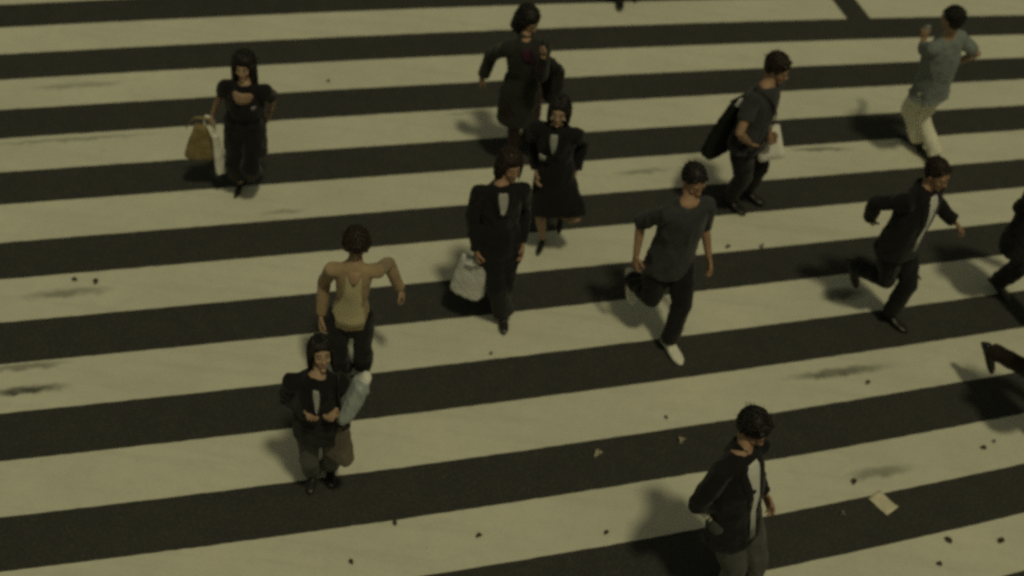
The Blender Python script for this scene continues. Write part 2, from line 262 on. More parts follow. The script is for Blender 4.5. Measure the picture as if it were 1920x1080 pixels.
def make_hand(side, curl):
    """wrist at origin, fingers along +x, palm facing -z, thumb towards +y*side"""
    bm = bmesh.new()
    loft(bm, [(V((-.03, 0, 0)), YA, ZA, .025, .019), (V((0, 0, 0)), YA, ZA, .027, .018), (V((.035, 0, 0)), YA, ZA, .036, .016), (V((.08, 0, 0)), YA, ZA, .040, .013)], 14)
    for i, (y, L) in enumerate(((.031, .070), (.0105, .079), (-.0105, .073), (-.031, .057))):
        p = V((.082, y*side, 0)); a = -curl*.5; pts = [p - V((.02, 0, 0)), p]
        for j, f in enumerate((.45, .3, .25)):
            p = p + V((math.cos(a), .12*(y*side)/.03*.5, math.sin(a)))*L*f; pts.append(p.copy()); a -= curl*(.9+.15*i)
        limb(bm, pts, [.0095, .0095, .0088, .0082, .0068], ZA, 8)
    p = V((.02, .026*side, -.004)); pts = [p]
    for d, L in ((V((.6, .75*side, -.3)), .035), (V((.85, .4*side, -.35-.3*curl)), .03), (V((.9, .1*side, -.4-.3*curl)), .025)):
        p = p + d.normalized()*L; pts.append(p.copy())
    limb(bm, pts, [.014, .012, .0105, .008], ZA, 8)
    return remesh(bm, .0042, 1, name='hand')
HANDS = {}
def hand(side, curl):
    if (side, curl) not in HANDS: HANDS[(side, curl)] = make_hand(side, curl)
    return HANDS[(side, curl)]
def tube(bm, pts, r0, r1, n=5):
    R = []
    for i, p in enumerate(pts):
        d = pts[min(i+1, len(pts)-1)]-pts[max(i-1, 0)]; X, Y = frame(d, V((.3, .5, .8))); t = i/(len(pts)-1); r = r0*(1-t)+r1*t
        R.append([bm.verts.new(q) for q in ring(p, X, Y, r, r, n)])
    for a, b in zip(R, R[1:]):
        for i in range(n): bm.faces.new((a[i], a[(i+1) % n], b[(i+1) % n], b[i]))
    bm.faces.new(list(reversed(R[0]))); bm.faces.new(R[-1])
def make_hair(style, female, seed):
    rnd = random.Random(seed); bm = bmesh.new(); w = .93 if female else 1.0
    C0 = V((-.020, 0, .036)); rx, ry, rz = .096, .079*w+.002, .090
    ball(bm, C0, rx, ry, rz, seg=28)
    ball(bm, V((-.04, 0, -.005)), .068, .070*w, .075, seg=20)
    n = 620
    part = V((.25, rnd.choice((-.22, .18)), .95)).normalized()
    for i in range(n):
        z = rnd.uniform(-.45, 1); a = rnd.uniform(-math.pi, math.pi)
        d = V((math.cos(a)*math.sqrt(max(0, 1-z*z)), math.sin(a)*math.sqrt(max(0, 1-z*z)), z))
        if d.x > .30 and d.z < .50: continue
        p = C0 + V((d.x*rx, d.y*ry, d.z*rz)); flow = d - part*d.dot(part)
        if flow.length < .05: flow = V((rnd.uniform(-1, 1), rnd.uniform(-1, 1), 0))
        flow = flow.normalized()*.9 + V((0, 0, -.25)) + V((rnd.uniform(-.2, .2), rnd.uniform(-.2, .2), 0))
        L = rnd.uniform(.03, .06) if style == 'short' else rnd.uniform(.05, .08)
        pts = [p - d*.004]; q = p.copy(); vv = flow.normalized(); lift = rnd.uniform(1.015, 1.05)
        for j in range(4):
            q = q + vv*L/4; e = V(((q.x-C0.x)/rx, (q.y-C0.y)/ry, (q.z-C0.z)/rz)); e = e.normalized()*lift
            q = C0 + V((e.x*rx, e.y*ry, e.z*rz)); pts.append(q.copy())
        tube(bm, pts, rnd.uniform(.0045, .0075), .002, 5)
    if style in ('bob', 'long'):
        m = 200 if style == 'bob' else 260
        for i in range(m):
            lim = .88; a = rnd.uniform(lim, 2*math.pi-lim); rr = V((math.cos(a)*rx*.97, math.sin(a)*ry*1.02, 0)); p = C0 + rr + V((0, 0, .0))
            end = (-.115 if style == 'bob' else -.27) + rnd.uniform(-.02, .02)
            if style == 'long' and math.cos(a) > .2: end += .04
            lay = rnd.uniform(.86, 1.04); pts = []
            for j in range(7):
                t = j/6; z = p.z + (end-p.z)*t
                out = lay*(1.0+.07*math.sin(t*3.1)+(.02 if style == 'bob' else .04)*t) + .02*math.sin(a*9+t*3)
                pts.append(V((C0.x+rr.x*out - .012*t, rr.y*out, z)))
            tube(bm, pts, rnd.uniform(.007, .011), .003, 5)
        for g in (1, -1):      # curtains falling from the parting to the temples
            for i in range(26):
                t = i/25; st = C0 + V((.060-.02*t, g*(.002+.055*t), .076-.028*t)); en = V((.050-.02*t, g*(.062+.010*t)*w, .0-.05*t))
                mid = (st+en)/2 + V((.020, g*.012, .008))
                tube(bm, [st, mid.lerp(st, .4), mid.lerp(en, .3), en], .007, .004, 5)
    else:
        for i in range(60):
            y = rnd.uniform(-.060, .060)*w; st = C0 + V((.060, y, .060-.25*abs(y))); tube(bm, [st, st+V((.022, 0, -.006)), st+V((.026, rnd.uniform(-.012, .012), -.022))], .006, .0025, 5)
    for i in range(150):
        z = rnd.uniform(-.1, 1); a = rnd.uniform(-math.pi, math.pi); q_ = math.sqrt(max(0, 1-z*z)); d = V((math.cos(a)*q_, math.sin(a)*q_, z))
        if d.x > .3 and d.z < .5: continue
        p = C0 + V((d.x*rx, d.y*ry, d.z*rz)); t_ = (V((rnd.uniform(-1, 1), rnd.uniform(-1, 1), rnd.uniform(-1.2, .2)))).normalized()
        tube(bm, [p, p+d*.007+t_*.010, p+d*.009+t_*.02, p+d*.005+t_*.03], .0022, .0008, 4)
    me = to_mesh(bm, 'hair'); me.polygons.foreach_set('use_smooth', [True]*len(me.polygons)); return me
HAIRS = {}
def make_shoe(kind):
    """ankle at origin, x forward, sole at z=-.078"""
    bm = bmesh.new(); S = []
    prof = {'oxford': [(-.066, .022, .035), (-.055, .032, .075), (-.01, .036, .088), (.05, .037, .068), (.10, .043, .048), (.15, .042, .038), (.185, .030, .030), (.20, .015, .02)],
            'sneaker': [(-.072, .026, .045), (-.058, .037, .085), (-.01, .040, .098), (.05, .042, .078), (.10, .048, .056), (.15, .047, .046), (.188, .036, .038), (.204, .02, .026)],
            'pump': [(-.060, .018, .03), (-.05, .026, .062), (-.01, .028, .055), (.05, .029, .036), (.10, .034, .030), (.14, .028, .026), (.17, .016, .02), (.185, .006, .012)]}[kind]
    for x, hw, h in prof: S.append((V((x, 0, -.078+h/2)), YA, ZA, hw, h/2))
    loft(bm, S, 16, sq=.75)
    if kind == 'pump': limb(bm, [V((-.052, 0, -.05)), V((-.054, 0, -.085)), V((-.052, 0, -.104))], [.012, .007, .006], YA, 8)
    else: limb(bm, [V((0, 0, -.03)), V((-.004, 0, .02))], [.038, .040], XA, 12)
    me = remesh(bm, .006, 2, name='shoe'); return me
SHOES = {k: make_shoe(k) for k in ('oxford', 'sneaker', 'pump')}

def ik(a, b, L1, L2, pole):
    d = b-a; D = min(max(d.length, 1e-3), (L1+L2)*.999); dn = d.normalized()
    c = (L1*L1 + D*D - L2*L2)/(2*L1*D); c = max(-1, min(1, c)); h = L1*math.sqrt(1-c*c)
    p = pole - dn*pole.dot(dn)
    p = p.normalized() if p.length > 1e-4 else V((0, 0, 1))
    return a + dn*L1*c + p*h
def rot(axis3): return Matrix(axis3).transposed()          # columns
def person(key, label, top, bottom, shoes, hair, female=False, hairmat=None, curl=(.35, .35), skinm=None, polesE=None, handup=None, group=None, hs=(1, 1, 1), wid=1.0, polesK=None):
    d = PD[key]; H = d['H']; s = H/1.7; W = s*(.92 if female else 1.0)*wid; rnd = random.Random(hash(key) % 1 + len(key)*31)
    seed = len(key)*1.7 + H
    f = V((*d['face'], 0)); l = V((-f.y, f.x, 0)); tl = V((*d['tl'], 0)); tf = V((tl.y, -tl.x, 0))
    hip, ch, hd = V(d['hip']), V(d['chest']), V(d['head'])
    hp = {1: hip + l*.052*H, -1: hip - l*.052*H}
    sh = {1: ch + tl*.099*H, -1: ch - tl*.099*H}
    ank = {1: V(d['aL']), -1: V(d['aR'])}; wr = {1: V(d['wL']), -1: V(d['wR'])}
    kn, el = {}, {}
    for g in (1, -1):
        pk = (polesK or {}).get(g, (1, .08, 0)); kn[g] = ik(hp[g], ank[g], .245*H, .235*H, f*pk[0] + l*g*pk[1] + ZA*pk[2])
        pe = (polesE or {}).get(g)
        pole = (-f*.75 + l*g*.22 - ZA*.45) if pe is None else (f*pe[0] + l*g*pe[1] + ZA*pe[2])
        el[g] = ik(sh[g], wr[g], .175*H, .160*H, pole)
    gp = V((hip.x, hip.y, 0)); gp.xy = ((ank[1]+ank[-1])/2).xy
    root = thing('person', gp, label, 'person', group)
    # --- frames up the trunk
    spn = (ch-hip).normalized()
    def trunk(t): return hip.lerp(ch, t)
    def lat(t): v = l.lerp(tl, max(0, min(1, t))); v = v - spn*v.dot(spn); return v.normalized()
    def fr(t): return lat(t).cross(spn).normalized()
    hu = (hd-ch).normalized()
    hy, hpp = math.radians(d['hy']), math.radians(d['hp'])
    hf = (tf*math.cos(hy) + tl*math.sin(hy)); hf = (hf*math.cos(hpp) + ZA*math.sin(hpp)).normalized()
    hl = (ZA*.85+hu*.15).cross(hf).normalized(); hz = hf.cross(hl).normalized()
    HM = Matrix.Translation(hd) @ rot((hf, hl, hz)).to_4x4() @ Matrix.Diagonal((s*1.01,)*3 + (1,))
    def trunk_secs(e, prof, front=0.0):
        return [(trunk(t) + fr(t)*(front*s), lat(t), fr(t), hw*W+e, dp*W+e) for t, hw, dp in prof]
    base = ([(-.26, .10, .085), (-.1, .165, .115), (.08, .162, .112), (.4, .13, .092), (.62, .14, .10), (.85, .165, .112), (1.0, .155, .10), (1.1, .10, .075)] if not female else
            [(-.26, .10, .085), (-.1, .172, .12), (.08, .165, .115), (.4, .118, .088), (.62, .135, .112), (.85, .152, .115), (1.0, .145, .09), (1.1, .085, .065)])
    # --- body
    bm = bmesh.new(); loft(bm, trunk_secs(-.004, base), 18)
    neck0 = ch + spn*.01; limb(bm, [neck0, ch.lerp(hd, .45) - hf*.008, hd - hz*.055*s - hf*.018], [.062*W, .053*W, .052*W], tl)
    for g in (1, -1):
        limb(bm, [ch.lerp(sh[g], .35), sh[g], el[g].lerp(sh[g], .5), el[g], el[g].lerp(wr[g], .3), wr[g]], [.055*W, .054*W, .044*W, .037*W, .038*W, .026*W], f)
        limb(bm, [hp[g] + ZA*.02, hp[g].lerp(kn[g], .3), kn[g], kn[g].lerp(ank[g], .3), kn[g].lerp(ank[g], .75), ank[g]], [.082*W, .078*W, .054*W, .054*W, .037*W, .033*W], f)
    me = remesh(bm, .0095, 3, name='body')
    bb = bmesh.new(); bb.from_mesh(me)
    hb = bmesh.new(); hb.from_mesh(HEADS[female]); bmesh.ops.transform(hb, matrix=HM, verts=hb.verts); t_ = bpy.data.meshes.new('t'); hb.to_mesh(t_); hb.free(); bb.from_mesh(t_)
    palm = {}
    for g in (1, -1):
        X = (wr[g]-el[g]).normalized()
        if handup and g in handup: X = V(handup[g]).normalized()
        # palm faces the thigh; the thumb points forward
        th = f - X*f.dot(X); th = th.normalized() if th.length > .2 else ZA.cross(X).normalized()
        Y = th*1.0; Z = X.cross(Y).normalized()          # +y thumb
        if Z.dot(l*g) < 0: Z = -Z
        side = 1 if X.cross(Y).dot(Z) > 0 else -1
        Yh = Y*side
        Mh = Matrix.Translation(wr[g]) @ rot((X, Yh, Z)).to_4x4() @ Matrix.Diagonal((s, s, s, 1))
        palm[g] = Mh @ V((.07, 0, -.02))
        hb = bmesh.new(); hb.from_mesh(hand(side, curl[0 if g == 1 else 1])); bmesh.ops.transform(hb, matrix=Mh, verts=hb.verts)
        t_ = bpy.data.meshes.new('t'); hb.to_mesh(t_); hb.free(); bb.from_mesh(t_)
    bb.to_mesh(me); bb.free(); me.polygons.foreach_set('use_smooth', [True]*len(me.polygons))
    body = link('body', me, skinm or skin, root)
    # --- face
    for g in (1, -1):
        b = bmesh.new(); ball(b, V((.083, g*.029, .004)), .008, .013, .0065, seg=10); e = link('eye', to_mesh(b, 'eye'), eye_white, root, HM)
        b = bmesh.new(); ball(b, V((.089, g*.029, .004)), .0035, .0058, .0058, seg=8); link('iris', to_mesh(b, 'iris'), iris, e, HM)
        b = bmesh.new(); limb(b, [V((.091, g*.012, .024)), V((.091, g*.028, .029)), V((.080, g*.046, .024))], [.002, .0026, .0015], ZA, 6); link('eyebrow', to_mesh(b, 'eyebrow'), hair_black, root, HM)
    b = bmesh.new(); ball(b, V((.0945, 0, -.0585)), .005, .018, .004, seg=10); ball(b, V((.0935, 0, -.0655)), .005, .015, .0045, seg=10); link('mouth', to_mesh(b, 'mouth'), lip, root, HM)
    hk = (hair, female, len(key))
    if hk not in HAIRS: HAIRS[hk] = make_hair(hair, female, len(key))
    hm = HAIRS[hk].copy(); hm.materials.clear(); link('hair', hm, hairmat or hair_black, root, HM @ Matrix.Diagonal((*hs, 1)))
    # --- bottoms
    def legtube(bm, g, e, upto=1.0, hem=.0, wide=1.0):
        end = kn[g].lerp(ank[g], upto) if upto > 0 else hp[g].lerp(kn[g], 1+upto)
        if upto > 0:
            pts = [hp[g]+ZA*.03, hp[g].lerp(kn[g], .35), hp[g].lerp(kn[g], .75), kn[g], kn[g].lerp(end, .4), kn[g].lerp(end, .8), end]
            lw = W*bottom.get('lw', 1.0); r = [.095*lw+e, .094*lw+e, .076*lw+e, (.066*lw+e)*wide, (.064*lw+e)*wide, (.058*lw+e)*wide+hem*.6, (.056*lw+e)*wide+hem]
        limb(bm, pts, r, f, 14, flat=1.05, ends=(True, False))
    hipsecs = [(-.3, .085, .085), (-.12, .170, .122), (.08, .168, .118), (.30, .150, .104)] if not female else [(-.3, .085, .085), (-.12, .178, .128), (.08, .172, .122), (.34, .135, .100)]
    bt = bmesh.new()
    if bottom['kind'] == 'trousers':
        loft(bt, trunk_secs(.008, hipsecs), 18)
        for g in (1, -1): legtube(bt, g, .008, bottom.get('upto', .97), bottom.get('hem', .008), bottom.get('wide', 1.0))
        nm = 'trousers'
    else:
        ks = [kn[g] for g in (1, -1)]; kc = (ks[0]+ks[1])/2; half = (ks[0]-ks[1]).length/2; ext = bottom.get('ext', 1.0)
        low = hip.lerp(kc, ext); sprd = (ks[0]-ks[1]); sd = sprd.normalized() if sprd.length > .1 else l
        if sd.dot(l) < 0: sd = -sd
        up_ = (hip-low).normalized(); X2 = (sd-up_*sd.dot(up_)).normalized(); Y2 = X2.cross(up_).normalized()
        secs = [(low, X2, Y2, half+.095, .105), (hip.lerp(low, .7), X2, Y2, half*.8+.105, .115), (hip.lerp(low, .35), lat(0), fr(0), .178*W+.01+half*.2, .13), *trunk_secs(.010, [(0, .176, .124), (.3, .145, .105)])]
        loft(bt, secs, 24, round_ends=(False, True)); nm = 'skirt'
    link(nm, remesh(bt, .0095, 4, fold=bottom.get('fold', .009), seed=seed, fscale=9, name=nm), bottom['mat'], root)
    # --- top
    kind = top['kind']; tb = bmesh.new(); loose = {'jacket': .016, 'tshirt': .013, 'blouse': .013, 'dress': .014}[kind]
    low = {'jacket': -.42, 'tshirt': -.14, 'blouse': -.22, 'dress': -.62}[kind]; low = top.get('low', low)
    bs = base[2:]
    hemw = (.178, .128) if kind == 'jacket' else (.172, .122)
    top_end = [(1.03, .118 if female else .132, .088)]
    prof = [(low, hemw[0]+top.get('flare', 0), hemw[1]+top.get('flare', 0)*.7), (-.1, .174 if female else .168, .122)] + [b_ for b_ in base[2:] if b_[0] < .95] + [(.97, .14 if female else .155, .098)]
    waist = top.get('waist', .012 if female else .022)
    prof = [(t, a+(.012 if t < .3 else 0)+(waist if .3 < t < .7 else 0), b2+(.012 if t < .3 else 0)+(waist if .3 < t < .7 else 0)) for t, a, b2 in prof]
    loft(tb, trunk_secs(loose, prof), 20, round_ends=(False, True))
    sl_ = top.get('sleeve', 2.0)
    for g in (1, -1):
        r0 = top.get('arm', .0)
        if sl_ >= 1:
            end = el[g].lerp(wr[g], sl_-1); pts = [ch.lerp(sh[g], .5)-ZA*.012, ch.lerp(sh[g], .82)-ZA*.004, sh[g]+(sh[g]-el[g]).normalized()*.01, sh[g].lerp(el[g], .35), sh[g].lerp(el[g], .75), el[g], el[g].lerp(end, .5), end]
            r = [.046*W+loose, .052*W+loose, .052*W+loose, .048*W+loose, .046*W+loose, .045*W+loose, .040*W+loose*.9, .036*W+loose*.8]
        else:
            end = sh[g].lerp(el[g], sl_); pts = [ch.lerp(sh[g], .5)-ZA*.012, ch.lerp(sh[g], .82)-ZA*.004, sh[g]+(sh[g]-el[g]).normalized()*.01, sh[g].lerp(end, .5), end]
            r = [.046*W+loose, .050*W+loose, .049*W+loose, .049*W+loose, .049*W+loose]
        limb(tb, pts, r, f, 14, ends=(True, False))
        limb(tb, [ch.lerp(sh[g], .42)+spn*.012, sh[g]-ZA*.01], [.044*W+loose*.6, .045*W+loose], f, 12)
    if kind == 'jacket': limb(tb, [ch-f*.03*s, ch.lerp(hd, .42)-hf*.022*s], [.088*W, .066*W], tl, ends=(True, False))
    topme = remesh(tb, .0095, 4, fold=top.get('fold', .011), seed=seed+4, fscale=8, name=kind)
    nmt = {'jacket': 'jacket', 'tshirt': 't_shirt', 'blouse': 'blouse', 'dress': 'tunic'}[kind]; nmt = top.get('name', nmt)
    topo = link(nmt, topme, top['mat'], root)
    bvh = BVHTree.FromPolygons([v.co.copy() for v in topme.vertices], [p.vertices[:] for p in topme.polygons])
    def patch(name, rows, m, off=.004, thick=.004, parent=root, t0=.6, back=False):
        """rows: (t up the trunk, u left edge, u right edge) in metres across the front, laid on the garment"""
        vs, nrm = [], []; K = 7
        sg = -1 if back else 1
        for t, ua, ub in rows:
            for j in range(K):
                u = ua+(ub-ua)*j/(K-1); o = trunk(t) + lat(t)*u; dr = fr(t)*sg
                hit = bvh.ray_cast(o + dr*.5, -dr, .6)
                p = hit[0] if hit[0] else o + dr*.055*s
                vs.append(p + dr*off)
        nn = len(vs); allv = vs + [v - fr(t0)*sg*thick for v in vs]; fs = []
        for i in range(len(rows)-1):
            for j in range(K-1):
                a = i*K+j; fs += [(a, a+1, a+K+1, a+K), (nn+a+K, nn+a+K+1, nn+a+1, nn+a)]
        R_ = len(rows)
        edge = [j for j in range(K)] + [i*K+K-1 for i in range(1, R_)] + [(R_-1)*K+j for j in range(K-2, -1, -1)] + [i*K for i in range(R_-2, 0, -1)]
        for a, b_ in zip(edge, edge[1:]+edge[:1]): fs.append((b_, a, nn+a, nn+b_))
        return mesh_obj_w(name, allv, fs, m, parent)
    # --- shoes
    for g in (1, -1):
        yaw, pit = math.radians(d['foot']['yL' if g == 1 else 'yR']), math.radians(d['foot']['pL' if g == 1 else 'pR'])
        X = (f*math.cos(yaw) + l*g*math.sin(yaw+.08)).normalized(); X = (X*math.cos(pit) - ZA*math.sin(pit)).normalized(); Y = ZA.cross(X).normalized(); Z = X.cross(Y)
        k_ = .92 if female else 1.02
        ms = SHOES[shoes[0]]; o = bpy.data.objects.new('shoe', ms.copy()); COL.objects.link(o); o.data.materials.clear(); o.data.materials.append(shoes[1])
        o.parent = root; o.matrix_parent_inverse = root.matrix_world.inverted(); o.matrix_world = Matrix.Translation(ank[g]) @ rot((X, Y, Z)).to_4x4() @ Matrix.Diagonal((s*k_, s*k_, s*k_, 1))
    return dict(root=root, patch=patch, palm=palm, sh=sh, el=el, wr=wr, f=f, l=l, hip=hip, ch=ch, spn=spn, bvh=bvh, trunk=trunk, lat=lat, fr=fr, s=s, hd=hd, hf=hf, hl=hl, hz=hz)
def mesh_obj_w(name, vs, fs, m, parent, smooth=True):
    me = bpy.data.meshes.new(name); me.from_pydata([tuple(v) for v in vs], [], fs); me.update()
    b = bmesh.new(); b.from_mesh(me); bmesh.ops.recalc_face_normals(b, faces=b.faces[:]); b.to_mesh(me); b.free()
    if smooth: me.polygons.foreach_set('use_smooth', [True]*len(me.polygons))
    return link(name, me, m, parent)
VSHIRT = lambda w, t1=.5: [(1.09, -.042*w, .042*w), (1.03, -.052*w, .052*w), (.95, -.05*w, .05*w), (.85, -.038*w, .038*w), (.72, -.022*w, .022*w), (t1, -.004, .004)]
def lapels(p, m, w=1.0, t1=.5):
    for g in (1, -1):
        p['patch']('lapel', [(1.09, g*.045*w, g*.075*w), (1.03, g*.056*w, g*.09*w), (.97, g*.056*w, g*.10*w), (.85, g*.042*w, g*.088*w), (.7, g*.02*w, g*.05*w), (t1, g*.004, g*.014)], m, off=.009, thick=.006)
def collar(p, m, w=1.0):
    for g in (1, -1):
        p['patch']('collar', [(1.12, g*.03*w, g*.058*w), (1.05, g*.022*w, g*.062*w), (.98, g*.026*w, g*.045*w)], m, off=.012, thick=.006)

# ------------------------------------------------------------ cloth colours
black = cloth('black_wool', (.0105, .0105, .012)); black2 = cloth('black_cotton', (.012, .010, .013)); blk_tr = cloth('black_trouser', (.011, .012, .014))
shaded_white = cloth('shaded_white_cotton', (.36, .36, .35), var=.08); navy = cloth('dark_navy', (.013, .014, .020)); char = cloth('charcoal', (.026, .028, .026)); greyt = cloth('grey_jersey', (.043, .044, .048)); greytr = cloth('grey_flannel', (.085, .085, .080))  # first cloth: white shirt cotton greyed down, shade put into its colour
white = cloth('white_cotton', (.62, .62, .60), var=.08); teal = cloth('teal_cotton', (.19, .215, .215), var=.12); cream = cloth('cream_chino', (.78, .76, .64), var=.12)
peach = cloth('peach_knit', (.34, .25, .155), var=.15); yellow = cloth('pale_yellow_knit', (.52, .46, .29), var=.12); maroon = cloth('dark_maroon', (.035, .016, .018))
purple = cloth('purple_scarf', (.05, .018, .035))

# ------------------------------------------------------------ people
P = {}
P['long_hair'] = person('long_hair', 'woman with long black hair in black short-sleeved tunic, tan bag in hand', dict(kind='dress', mat=black2, sleeve=.85, low=-.75, flare=.012, waist=.03),
    dict(kind='trousers', mat=black, upto=.62, wide=1.25), ('pump', leather), 'long', True, curl=(.5, 1.0), hs=(1.1, 1.22, 1.1))
P['back_woman'] = person('back_woman', 'person in long charcoal coat at top centre, one arm swung out', dict(kind='jacket', mat=char, low=-.72, flare=.0), dict(kind='trousers', mat=maroon, wide=.75, upto=.95),
    ('pump', leather), 'bob', True, hairmat=hair_black, curl=(1.1, .4), skinm=skin_tan, hs=(1.12, 1.22, 1.1))
P['couple'] = person('couple', 'woman in black skirt suit with small white badge, bare shin stepping forward', dict(kind='jacket', mat=black, low=-.35), dict(kind='skirt', mat=black, ext=.92),
    ('pump', leather), 'bob', True, hs=(1.05, 1.15, 1.05), polesK={1: (1, .7, 0)})
P['tote_woman'] = person('tote_woman', 'woman in a black suit with an open pale collar, walking beside a big white tote', dict(kind='jacket', mat=black, low=-.4), dict(kind='trousers', mat=blk_tr, wide=1.15, hem=.015),
    ('oxford', leather), 'bob', True, hairmat=hair_brown, curl=(.4, 1.2), skinm=skin_tan, hs=(1.08, 1.18, 1.08))
P['bag_man'] = person('bag_man', 'man in a grey T-shirt looking right with a black messenger bag behind his hip', dict(kind='tshirt', mat=greyt, sleeve=.62, waist=.02), dict(kind='trousers', mat=black2),
    ('oxford', leather), 'short', hairmat=hair_brown, curl=(1.1, .6), skinm=skin_tan, hs=(1.08, 1.08, 1.08), polesE={-1: (.1, .9, 0)})
P['cream_man'] = person('cream_man', 'man seen from behind in a teal shirt and cream trousers', dict(kind='tshirt', mat=teal, sleeve=.75, low=-.12, waist=.035, flare=.03), dict(kind='trousers', mat=cream, wide=1.0, lw=.9),
    ('oxford', leather), 'short', curl=(1.0, .6), polesE={1: (.2, 1, -.7), -1: (-.2, .5, -1)}, handup={1: (-.05, .25, 1)})
P['suit_man'] = person('suit_man', 'man in a black suit and white shirt striding right with both arms swinging wide', dict(kind='jacket', mat=black, low=-.16), dict(kind='trousers', mat=blk_tr),
    ('oxford', leather), 'short', hairmat=hair_brown, curl=(.6, .6), skinm=skin_tan)
P['sneaker_man'] = person('sneaker_man', 'man in a dark grey T-shirt and black trousers running in white sneakers', dict(kind='tshirt', mat=greyt, sleeve=1.15, low=-.25, waist=.025), dict(kind='trousers', mat=black),
    ('sneaker', rubber), 'short', curl=(.5, .7), skinm=skin_tan)
P['peach_woman'] = person('peach_woman', 'woman in peach cardigan over pale yellow top, one arm swung out', dict(kind='jacket', mat=peach, low=-.08, name='cardigan', waist=.012, flare=.0, fold=.005), dict(kind='trousers', mat=black, wide=1.2, hem=.015),
    ('pump', leather), 'bob', True, hairmat=hair_brown, curl=(.7, .5), hs=(1.12, 1.2, 1.16), wid=.84)
P['grey_woman'] = person('grey_woman', 'woman in a black jacket and grey trousers holding both hands together in front', dict(kind='jacket', mat=black, low=-.2, waist=.03), dict(kind='trousers', mat=greytr, wide=1.05, hem=.018, fold=.006, lw=.78),
    ('oxford', leather), 'bob', True, curl=(.9, .9), polesE={1: (-.5, .35, -1), -1: (-.5, .35, -1)}, handup={1: (.35*-1, -.9, -.1), -1: (.35, -.9, -.1)}, wid=1.12, hs=(1.05, 1.1, 1.0))
P['black_jacket_man'] = person('black_jacket_man', 'man in black jacket, white shirt and grey trousers at the bottom edge', dict(kind='jacket', mat=black, low=-.3, waist=.035), dict(kind='trousers', mat=greytr),
    ('oxford', leather), 'short', curl=(.5, .8), skinm=skin_tan, hs=(1.10, 1.12, 1.12), polesE={-1: (-.1, .3, -1)}, handup={-1: (.25, -.2, -1)})
P['edge_person'] = person('edge_person', 'person in black cut off by the right edge, a trailing leg and shoe in view', dict(kind='jacket', mat=black, low=-.4), dict(kind='trousers', mat=black, wide=1.1), ('oxford', leather), 'short')
P['edge_walker'] = person('edge_walker', 'person off the right edge of whom only a raised trailing leg and shoe show', dict(kind='jacket', mat=black, low=-.3), dict(kind='trousers', mat=cloth('dark_brown', (.030, .020, .014)), wide=.85), ('oxford', leather), 'short')
P['far_person'] = person('far_person', 'person beyond the top edge of whom only the dark toe of a shoe shows', dict(kind='jacket', mat=black, low=-.3), dict(kind='trousers', mat=black), ('oxford', leather), 'short')

# shirts, lapels, badges and necklines
for k, w, t1 in (('couple', .6, .72), ('tote_woman', .7, .75), ('suit_man', 1.15, .05), ('black_jacket_man', 1.25, -.15), ('grey_woman', .42, .72), ('edge_person', .9, .5), ('edge_walker', .9, .5), ('far_person', .9, .5)):
    rows = VSHIRT(w, t1)
    if k in ('suit_man', 'black_jacket_man'): rows = [(1.09, -.045, .045), (1.03, -.055, .055), (.95, -.055, .055), (.8, -.036, .036), (.6, -.022, .024), (.3, -.020, .026), (t1, -.016, .036)]
    P[k]['patch']('shirt_front', rows, white if k in ('suit_man', 'black_jacket_man') else shaded_white, off=.005)
    if k not in ('suit_man', 'black_jacket_man'): lapels(P[k], black, w, t1)
    else:
        for g in (1, -1): P[k]['patch']('lapel', [(1.09, g*.045, g*.075), (1.02, g*.06, g*.095), (.95, g*.056, g*.115), (.8, g*.038, g*.095), (.6, g*.026, g*.065), (.4, g*.026, g*.045)], black, off=.010, thick=.007)
P['couple']['patch']('badge', [(.60, -.115, -.065), (.55, -.12, -.06), (.46, -.115, -.065)], white, off=.01)
P['long_hair']['patch']('chest_logo', [(.80, .075, .10), (.77, .07, .105), (.73, .08, .098)], cloth('lilac_print', (.30, .28, .36)), off=.003)
P['long_hair']['patch']('bare_neckline', [(1.1, -.06, .06), (1.03, -.085, .085), (.95, -.075, .075), (.88, -.04, .04)], skin, off=.009, thick=.003)
P['peach_woman']['patch']('knit_top', [(1.02, -.05, .05), (.9, -.06, .055), (.7, -.065, .06), (.5, -.075, .07), (.3, -.12, .12), (.1, -.14, .14), (-.04, -.145, .145)], yellow, off=.006)
P['peach_woman']['patch']('neckline', [(1.1, -.045, .045), (1.0, -.045, .045), (.93, -.025, .025), (.88, -.008, .008)], skin, off=.012, thick=.004)
P['back_woman']['patch']('scarf', [(1.1, -.05, .05), (1.0, -.06, .06), (.93, -.05, .05), (.85, -.02, .03)], purple, off=.01)

